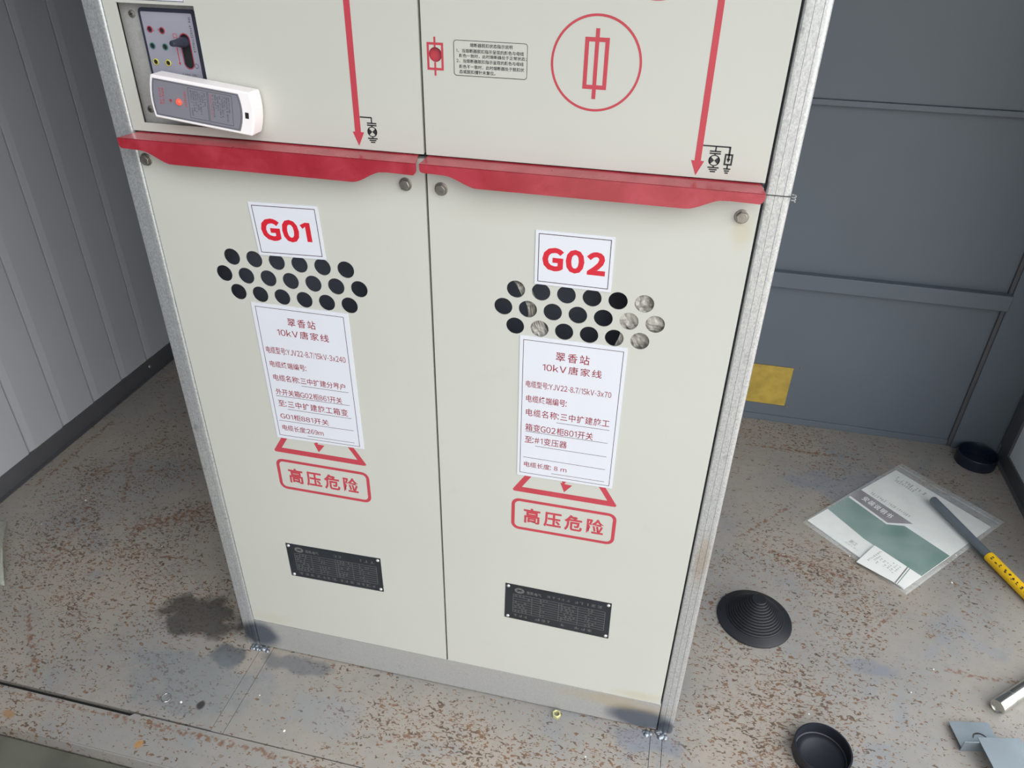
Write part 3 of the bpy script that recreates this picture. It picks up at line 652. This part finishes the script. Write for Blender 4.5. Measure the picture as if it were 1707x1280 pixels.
        for s_, a, c_, k in (('熔断器脱扣状态指示说明', .0725, .1330, .125), ('1、当熔断器脱扣指示呈现的颜色与母线', .0525, .1490, .29), ('颜色一致时，此时熔断器处于正常状态；', .0565, .1530, .43), ('2、当熔断器脱扣指示呈现的颜色与母线', .0525, .1490, .575), ('颜色不一致时，此时熔断器处于脱扣状', .0565, .1500, .735), ('态或脱扣撞针未复位。', .0565, .1090, .88)):
            z = zt_-.0464*k; m.text(s_, a, c_, z-.0026, z+.0026, G_, BLACKINK, 0.0, .012)
        m.build('instruction_label', upper, F(.1, 1.422, 0), smooth=False, fixn=False)
    else:
        m = MB(); m.prism([F(u, v, 0.0) for u, v in ((-.4600, 1.4752), (-.3600, 1.4752), (-.3600, 1.5200), (-.4600, 1.5200))], (0, 0, 0), (0, -.0005, 0), WHITE)
        m.frame([(-.4592, 1.4758), (-.3608, 1.4758), (-.3608, 1.5195), (-.4592, 1.5195)], .0008, front(-.0006), BLACKINK); m.build('blank_label', upper, F(-.41, 1.497, 0), smooth=False, fixn=False)
    return root, upper, lower

cabA, upA, loA = make_cabinet(-0.5, -1, 'grey switch cabinet marked G01 with the open indicator window at its top')
cabB, upB, loB = make_cabinet(0.0, 1, 'grey switch cabinet marked G02 with a red fuse symbol in a circle')

# crumpled wrap hanging close behind the right-hand vent holes of the G02 door
def wrap(le, ri, yy, n=14):
    """crumpled sheet between a left and a right edge, each a list of (x, z) from top to bottom"""
    m = MB(); vs = []; fs = []
    def at(e, t):
        t = t*(len(e)-1); i = min(int(t), len(e)-2); return Vector(e[i]).lerp(Vector(e[i+1]), t-i)
    for j in range(n+1):
        for i in range(n+1):
            p = at(le, j/n).lerp(at(ri, j/n), i/n); vs.append((p.x, yy+random.uniform(-.0022, .0022), p.y))
    for j in range(n):
        for i in range(n): a = j*(n+1)+i; fs.append((a, a+1, a+n+2, a+n+1))
    k = len(vs); rim = [i for i in range(n)]+[j*(n+1)+n for j in range(n)]+[n*(n+1)+i for i in range(n, 0, -1)]+[j*(n+1) for j in range(n, 0, -1)]
    return m.add(vs+[(x, y+.006, z) for x, y, z in vs], fs+[tuple(k+q for q in f[::-1]) for f in fs]+[(rim[i], k+rim[i], k+rim[(i+1) % len(rim)], rim[(i+1) % len(rim)]) for i in range(len(rim))], FOIL)
WG = 'scraps of grey wrap behind the G02 vents'
for le, ri, lb in ((((.332, 1.102), (.332, 1.068), (.3155, 1.057), (.3150, 1.030), (.320, 1.014), (.312, .990)), ((.396, 1.102), (.396, 1.08), (.396, 1.058), (.396, 1.036), (.396, 1.014), (.396, .990)), 'larger crumpled grey wrap sheet behind the rightmost vent holes of G02'),
                   (((.135, 1.096), (.163, 1.047), (.168, .990)), ((.158, 1.096), (.180, 1.050), (.203, .990)), 'smaller crumpled grey wrap scrap behind the left vent holes of G02')):
    tag(wrap(le, ri, .0085).build('wrap_sheet', None, (le[0][0], .0085, 1.04), smooth=False), lb, 'wrap', WG)

# ------------------------------------------------------------------ indicator panel inside the G01 window
m = MB(); m.box(-.484, -.342, .0155, .0175, 1.288, 1.478, GALV); bp_ = m.build('back_plate', cabA, (-.413, .0165, 1.38))
for sx_, sz_ in ((-.4637, 1.4540), (-.4688, 1.3147)):
    m = MB(); m.lathe([(.0055, 0), (.0052, .0016), (.003, .0026), (0, .0028)], (sx_, .0155, sz_), BOLT, 24, (0, -1, 0))
    m.line((sx_-.003, sz_-.001), (sx_+.003, sz_+.001), .0009, front(.0126), DARK); m.line((sx_+.001, sz_-.003), (sx_-.001, sz_+.003), .0009, front(.0126), DARK); m.build('screw', bp_, (sx_, .0145, sz_))
m = MB(); m.flat([rrect(-.4505, -.3545, 1.305, 1.4640, .007), stadium(-.3797, 1.3816, 1.4300, .0075)], front(.0138), PANELB, .0034)
m.flat([rrect(-.4465, -.3608, 1.310, 1.4588, .002), stadium(-.3797, 1.3816, 1.4300, .0075)], front(.0118), PANELG)
m.flat([stadium(-.3797, 1.3800, 1.4316, .0091), stadium(-.3797, 1.3816, 1.4300, .0075)], front(.0116), SOCKR)
E_ = front(.0116)
m.line((-.3958, 1.4110), (-.3958, 1.3885), .0013, E_, INKRED); m.add([E_(-.3978, 1.3890), E_(-.3938, 1.3890), E_(-.3958, 1.3850)], [(0, 1, 2)], INKRED)
m.text('口', -.3985, -.3920, 1.4235, 1.4300, E_, INKRED); rowdash(m, -.431, -.420, 1.4340, .004, E_, SOCKR, 0, .9)
vf = lambda u, v, w=0.0: Vector((-.3660-v, .0116, 1.4540-u)); rowdash(m, 0, .050, 0.0, .0036, vf, BLACKINK, 0, .9)
m.flat([circ(-.3680, 1.3855, .0035, 24), circ(-.3680, 1.3855, .0028, 24)], E_, BLACKINK); rowdash(m, -.395, -.370, 1.3720, .003, E_, BLACKINK, 0, .8)
m.box(-.3880, -.3715, .0145, .0150, 1.3780, 1.4330, DARK)
ip = m.build('indicator_panel', cabA, (-.403, .013, 1.385), smooth=False)
for (a, c), mt in zip(((-.4357, 1.4345), (-.4153, 1.4335), (-.4371, 1.4112), (-.4155, 1.4107), (-.4374, 1.3882), (-.4160, 1.3877)), (SOCKR, SOCKR, SOCKG, SOCKG, SOCKY, SOCKY)):
    m = MB(); m.lathe([(.0048, 0), (.0046, .0012), (.0036, .0014), (.0034, .0003), (0, .0003)], (a, .0118, c), mt, 24, (0, -1, 0)); m.lathe([(.0034, .0004), (0, .00041)], (a, .0118, c), DARK, 24, (0, -1, 0))
    m.build('test_socket', ip, (a, .0112, c))
m = MB(); m.lathe([(.0074, 0), (.0074, .010), (.0066, .014), (.0048, .024), (.0044, .030), (.0036, .032), (0, .0325)], (-.3797, .0144, 1.4190), PANELB, 28, (-.12, -1, .05)); m.build('selector_knob', ip, (-.3797, .0, 1.419))

# ------------------------------------------------------------------ white hand-held tester hanging across the window
def tester():
    O = Vector((-.4268, 0, 1.3155)); ang = math.radians(-6.1); U = Vector((math.cos(ang), 0, math.sin(ang))); V = Vector((-math.sin(ang), 0, math.cos(ang)))
    L_, H_ = .1625, .0640; yf, yb = -.0335, -.0035
    fr = lambda u, v, w=0.0: O+U*u+V*v+Vector((0, yf-w, 0))
    def outline(e=0.0, ul=0.0, ur=L_, bl=.0045, br=.0050, h0=0.0, h1=H_):
        pts = []
        for k in range(9): t = k/8; pts.append((ur-e+br*(1-(2*t-1)**2), h0+e+(h1-h0-2*e)*t))
        for k in range(9): t = 1-k/8; pts.append((ul+e-bl*(1-(2*t-1)**2), h0+e+(h1-h0-2*e)*t))
        return pts
    t_ = thing('phase_tester', O+U*L_/2+Vector((0, -.018, 0)), 'white handheld tester with grey label and lit red lamp slanting across the indicator window', 'tester')
    m = MB(); m.prism([fr(u, v) for u, v in outline()], (0, 0, 0), (0, yb-yf, 0), PLASTICW)
    body = m.build('body', t_, bevel=.0022, seg=3)
    m = MB(); lab = outline(0, .0035, .1440, .0038, .0055, .0045, H_-.0045); m.flat([lab], lambda u, v, w: fr(u, v, .0002), LABELG)
    fb = lambda u, v, w=0.0: fr(u, v, .0003)
    m.frame([(a[0]*.97+.002, (a[1]-H_/2)*.93+H_/2) for a in lab], .0006, fb, BLACKINK)
    for u0, u1 in ((.0615, .0925), (.0945, .1330)): m.frame([(u0, .0105), (u1, .0105), (u1, H_-.0095), (u0, H_-.0095)], .0005, fb, BLACKINK)
    for k in range(7):
        uu = .066+k*.0037; vt = lambda u, v, w=0.0, uu=uu: fr(uu+v, H_-.0125-u, .0003); rowdash(m, 0, random.uniform(.018, .040), 0, .0024, vt, BLACKINK, 0, .85)
    for k in range(9):
        uu = .0985+k*.0037; vt = lambda u, v, w=0.0, uu=uu: fr(uu+v, H_-.0125-u, .0003); rowdash(m, 0, random.uniform(.018, .040), 0, .0024, vt, INKRED if k == 0 else BLACKINK, 0, .85)
    for uu, a, c in ((.0135, .012, .038), (.0185, .012, .036), (.0555, .010, .038)):
        vt = lambda u, v, w=0.0, uu=uu: fr(uu+v, H_-.005-u, .0003); rowdash(m, a, c, 0, .0034, vt, INKRED, 0, .9)
    m.flat([circ(.0305, .0305, .0022, 20)], fb, SOCKR)
    m.build('label_panel', t_, smooth=False, fixn=False)
    m = MB(); p = fr(.0445, .0305, .0002); m.lathe([(.0048, 0), (.0046, .0012), (.0034, .0030), (.0017, .0040), (0, .0043)], p, LED, 28, (0, -1, 0)); tag(m.build('lamp', t_, p), 'lit red lamp')
    m = MB(); pr = [fr(u, v, .0003) for u, v in ((.1535, .0255), (.1595, .0255), (.1595, .0345), (.1535, .0345))]; m.add(pr, [(0, 1, 2, 3)], DARK); m.build('charging_socket', t_, fr(.1565, .03), fixn=False)
    for u in (.030, .064):
        p = fr(u, .040, yf-yb); m = MB(); m.lathe([(.003, 0), (.003, .014)], p, BOLT, 16, (0, 1, 0)); m.build('plug_pin', t_, p)
tester()

# ------------------------------------------------------------------ things on the floor
# ribbed rubber cable gland (cone)
c = (.734, .392, .0005); m = MB(); prof = [(0.0, 0.0), (.0965, 0), (.0975, .002), (.0965, .0045), (.090, .0075), (.074, .013)]
r, h = .074, .012
for k in range(11):
    prof += [(r, h+.0042), (r-.0012, h+.0051)]; r -= .0050; prof.append((r, h+.0054)); h += .0054
prof += [(r, h+.004), (r-.0015, h+.005), (0, h+.005)]
m.lathe(prof, c, RUBBER, 72); tag(m.build('rubber_grommet', None, c), 'black ribbed rubber cone lying on the rusty floor right of the G02 cabinet', 'grommet')
def cup(name, c, r, h, mat, label):
    m = MB(); m.lathe([(0, 0), (r-.004, 0), (r-.0015, .002), (r-.0005, h-.001), (r-.0012, h), (r-.0045, h), (r-.005, h-.001), (r-.0065, .0055), (r-.009, .0042), (r-.011, .0050), (r-.022, .0050), (r-.024, .0040), (0, .0040)], c, mat, 72)
    tag(m.build(name, None, c), label, 'cap', 'black round caps on the floor')
cup('round_cap', (.8636, .0250, .0005), .0630, .033, CAPBLK, 'black round cap open side up on the floor at the bottom picture edge')
cup('round_cap', (1.5085, 1.2790, .0005), .0650, .042, CAPNAVY, 'dark navy round cap standing open in the back right corner')

# plastic bag with the manual and a card
A = (.9084, .8191); dU = (.2391, -.2209); dV = (.3344, .3616)
FRM = floorfr(A, dU, dV)
m = MB(); q = [(-.004, .012), (1.006, -.002), (1.020, .935), (.018, .950)]
m.prism([FRM(u, v, .0030) for u, v in q], (0, 0, 0), (0, 0, .0030), PAPER); up = lambda w: (lambda u, v, _=0.0: FRM(u, v, w))
P1 = up(.0061); P2 = up(.0063)
m.flat([[(-.002, .212), (.45, .165), (1.008, .169), (1.011, .471), (.555, .482), (.447, .400), (.004, .425)]], P1, GREEN)
m.flat([[(-.002, .446), (.005, .560), (.585, .543), (.440, .418)]], P1, MAUVE)
m.text('安装说明书', .095, .420, .462, .515, lambda u, v, w: FRM(u, v+(.02-.05*u), .0063), PAPER, 0, .012, 1.1)
rowdash(m, .09, .52, .590, .026, P1, GREYINK, 0, .9); rowdash(m, .09, .40, .880, .034, P1, GREYINK, 0, .9); rowdash(m, .11, .33, .845, .026, P1, GREYINK, 0, .9)
m.text('浙江', .385, .460, .062, .095, P1, GREYINK, 0, .01); rowdash(m, .37, .50, .045, .012, P1, GREYINK, 0, .9)
tag(m.build('instruction_manual', None, FRM(.5, .5, .0045), smooth=False, fixn=True), 'white and green printed manual inside the clear bag on the floor', 'manual')
m = MB(); q = [(.593, -.058), (1.004, -.008), (1.012, .160), (.560, .156)]
m.prism([FRM(u, v, .0116) for u, v in q], (0, 0, 0), (0, 0, .0006), PAPER); P3 = up(.0124)
m.line((.885, .158), (.930, -.016), .011, P3, GREYINK); m.line((.905, .158), (.948, -.013), .006, P3, GREEN)
for k, (a, d) in enumerate(((.0, .14), (.04, .12), (.05, .12), (.03, .08), (.05, .11), (.02, .10), (.01, .12), (.02, .13))):
    uu = .640+.030*k; vt = lambda u, v, w=0.0, uu=uu: FRM(uu+v*.8, .145-u, .0124); rowdash(m, a, d, 0, .018, vt, GREYINK, 0, .85)
tag(m.build('printed_card', None, FRM(.8, .05, .008), smooth=False), 'small white printed card at the lower corner of the clear bag', 'card')
# the bag: one clear film tube around the contents, with a ridged zip
m = MB(); vs = []; fs = []; nu, nv = 16, 22
for s_ in (0, 1):
    for j in range(nv+1):
        for i in range(nu+1):
            u = ([-.022, -.012]+[-.006+1.036*q/(nu-4) for q in range(nu-3)]+[1.040, 1.052])[i]; v = ([-.022, -.012]+[-.002+1.045*q/(nv-4) for q in range(nv-3)]+[1.055, 1.065])[j]; e = min(i, nu-i, j, nv-j)
            z = .0012 if s_ == 0 else (.0016 if e == 0 else .0090+random.uniform(0, .0012))
            if s_ and v > .97: z = min(z, .004)
            vs.append(FRM(u, v, z))
N_ = (nu+1)*(nv+1)
for s_ in (0, 1):
    for j in range(nv):
        for i in range(nu):
            a = s_*N_+j*(nu+1)+i; f = (a, a+1, a+nu+2, a+nu+1); fs.append(f if s_ else f[::-1])
m.add(vs, fs, FILM)
bagm = m.build('plastic_bag', None, FRM(.5, .5, .004)); tag(bagm, 'clear plastic zip bag with a manual inside, under the grey and yellow rod', 'bag')
m = MB(); m.prism([FRM(u, v, .0042) for u, v in ((-.018, 1.004), (1.046, 1.004), (1.046, 1.014), (-.018, 1.014))], (0, 0, 0), (0, 0, .0014), FILM); m.build('zip_strip', bagm)

# grey rod with the yellow sleeve, lying on the bag
p0 = Vector((1.3030, .9960, .0300)); p1 = Vector((1.4660, .6630, .0165)); d = (p1-p0).normalized()
rod_l = (p1-p0).length
t_ = thing('operating_rod', (1.45, .70, 0.0), 'grey rod with a printed yellow sleeve, its tip resting on the clear bag', 'rod')
m = MB(); m.lathe([(0, 0), (.010, .0005), (.0125, .004), (.0125, .26), (.0120, .27), (.0120, .30)], p0, RODM, 32, d); m.build('shaft', t_, p0)
m = MB(); s0 = .243; m.lathe([(.012, s0), (.0148, s0+.002), (.0155, s0+.006), (.0155, .62), (.013, .623), (0, .623)], p0, YELLOW, 40, d)
side = d.cross(Vector((0, 0, 1))).normalized()
for k in range(22):
    a0 = s0+.016+k*.0155; ang = math.radians(48)
    for j in range(4):
        a = a0+random.uniform(0, .006); w_ = random.uniform(.003, .008); an = ang+random.uniform(-.25, .25); da = random.choice((.10, .22))
        vs = []
        for (l, q_) in ((a, an), (a+w_, an), (a+w_, an+da), (a, an+da)):
            nrm = -side*math.cos(math.pi-q_)*-1+Vector((0, 0, 1))*math.sin(q_); nrm = (side*math.cos(q_)*-1*-1+Vector((0, 0, 1))*math.sin(q_)).normalized(); nrm = (nrm-d*nrm.dot(d)).normalized()
            vs.append(p0+d*l+nrm*.01565)
        m.add(vs, [(0, 1, 2, 3)], BLACKINK)
tag(m.build('sleeve', t_, p0+d*.4, fixn=False), 'yellow sleeve with black printing')

# bright steel tube at the right edge
t0 = Vector((1.2850, .2420, .0182)); t1 = Vector((1.52, .445, .0182)); d = (t1-t0).normalized()
m = MB(); m.lathe([(0, .004), (.0145, .004), (.0150, 0), (.0172, 0), (.0178, .001), (.0178, .046), (.0168, .047), (.0168, .051), (.0178, .052), (.0178, .30), (.0165, .302), (0, .302)], t0, CHROME, 48, d)
tag(m.build('steel_tube', None, t0), 'bright steel tube with a groove lying at the right edge of the floor', 'tube')

# galvanised bracket
m = MB(); FB = floorfr((1.1640, .1780), (.0900, .0190), (-.012, .062))
lp = [(0, -1.0), (1, -1.0), (1, 0), (0, 0)]
slot = []
for k in range(11): a = math.radians(20+140*k/10); slot.append((.58+.20*math.cos(a), -.72+.30*math.sin(a)))
for k in range(11): a = math.radians(160-140*k/10); slot.append((.58+.165*math.cos(a), -.72+.235*math.sin(a)))
m.flat([lp, slot], lambda u, v, w: FB(u, v, .012+w), ZINC, .0016)
m.prism([FB(u, v, 0.0) for u, v in ((0, -1.0), (1, -1.0), (1, -1.03), (0, -1.03))], (0, 0, .0006), (0, 0, .034), ZINC)
m.prism([FB(u, v, .034) for u, v in ((.37, -.83), (1.42, -.83), (1.42, -2.6), (.37, -2.6))], (0, 0, 0), (0, 0, .0016), ZINC)
m.prism([FB(u, v, .0) for u, v in ((.37, -2.56), (1.42, -2.56), (1.42, -2.6), (.37, -2.6))], (0, 0, .0006), (0, 0, .034), ZINC)
tag(m.build('metal_bracket', None, FB(.6, -1.2, 0.0), bevel=.0005), 'pale zinc sheet bracket with a curved slot at the bottom right of the floor', 'bracket')

# nut and ring
m = MB(); cN = Vector((.2690, -.0150, .0003)); ro = .0105; ri = .0062; hN = .009
vs = []; n6 = 36
def hexr(a): 
    a = (a+math.radians(12)) % (math.pi/3)-math.pi/6; return ro*math.cos(math.pi/6)/math.cos(a)
for z, kk in ((0, 1), (hN, 1)):
    for i in range(n6): a = 2*math.pi*i/n6; vs.append(cN+Vector((hexr(a)*math.cos(a), hexr(a)*math.sin(a), z)))
for z in (0, hN):
    for i in range(n6): a = 2*math.pi*i/n6; vs.append(cN+Vector((ri*math.cos(a), ri*math.sin(a), z)))
fs = []
for i in range(n6):
    j = (i+1) % n6; fs += [(i, j, n6+j, n6+i), (2*n6+j, 2*n6+i, 3*n6+i, 3*n6+j), (n6+i, n6+j, 3*n6+j, 3*n6+i), (j, i, 2*n6+i, 2*n6+j)]
m.add(vs, fs, BRASSY); tag(m.build('hex_nut', None, cN, bevel=.0006), 'yellowish hex nut on the floor against the bottom rail under G02', 'nut')
m = MB(); cR = Vector((-.6410, -.1890, .0016)); n1, n2 = 40, 8
vs = [cR+Vector(((.0112+.0013*math.cos(b_))*math.cos(a_), (.0112+.0013*math.cos(b_))*math.sin(a_), .0013*math.sin(b_))) for a_ in [2*math.pi*i/n1 for i in range(n1)] for b_ in [2*math.pi*j/n2 for j in range(n2)]]
fs = [(i*n2+j, ((i+1) % n1)*n2+j, ((i+1) % n1)*n2+(j+1) % n2, i*n2+(j+1) % n2) for i in range(n1) for j in range(n2)]
m.add(vs, fs, CHROME); tag(m.build('spring_washer', None, cR), 'small thin steel ring on the stained floor at the lower left', 'ring')

# yellow plate on the back wall
t_ = tag(MB().box(.700, .8660, YB-.006, YB-.0008, .074, .2330, YSIGN).build('yellow_plate', None, (.78, YB, .15), bevel=.001), 'faded yellow plate low on the back wall right of the cabinet post', 'sign')
for x_, z_ in ((.8900, .2360), (.8760, .0690)):
    p = Vector((x_, YB-.0003, z_)); m = MB(); m.lathe([(.004, 0), (.0035, .0015), (0, .002)], p, BOLT, 14, (0, -1, 0)); tag(m.build('wall_screw', None, p), 'small screw in the back wall just off the yellow plate, %s' % ('upper one' if z_ > .15 else 'lower one'), 'screw')

# clear plastic offcut at the left picture edge
m = MB(); vs = []; fs = []; n = 14
for j in range(n+1):
    for i in range(7):
        t = j/n; y_ = .225-.215*t; xr = -1.455+.185*t; x_ = xr-.09*(1-i/6)
        vs.append((x_, y_, .002+.030*math.sin(math.pi*t)*(i/6)**2+.004))
for j in range(n):
    for i in range(6): a = j*7+i; fs.append((a, a+1, a+8, a+7))
m.add(vs, fs, FILMG); o = m.build('plastic_offcut', None, (-1.40, .12, 0.0)); sd = o.modifiers.new('solid', 'SOLIDIFY'); sd.thickness = .0025
tag(o, 'curled greenish plastic piece on the floor at the left picture edge', 'plastic piece')

# white paint chips on the floor
chips = [(-1.3003, .3700), (-1.355, .245), (.35, -.10), (1.17, .335), (.62, .06), (1.02, .70), (-.95, .25), (-.43, -.13), (-.33, -.20), (-.60, -.19), (1.29, .66), (1.10, .25), (.85, .13), (1.33, .78)]
proto = None
for i, (x_, y_) in enumerate(chips):
    if proto is None:
        m = MB(); m.prism([(x_+.0025*math.cos(k*1.257)*(1+.3*(k % 2)), y_+.0022*math.sin(k*1.257), 0) for k in range(5)], (0, 0, .0003), (0, 0, .0012), CHIP); proto = o = m.build('paint_chip', None, (x_, y_, .0007))
    else:
        o = proto.copy(); COL.objects.link(o); o.location = (x_, y_, .0007); o.rotation_euler[2] = random.uniform(0, 6); s_ = random.uniform(.6, 1.3); o.scale = (s_, s_*random.uniform(.6, 1), 1)
    tag(o, 'tiny white paint chip lying loose on the grey floor', 'paint chip', 'white paint chips on the floor')
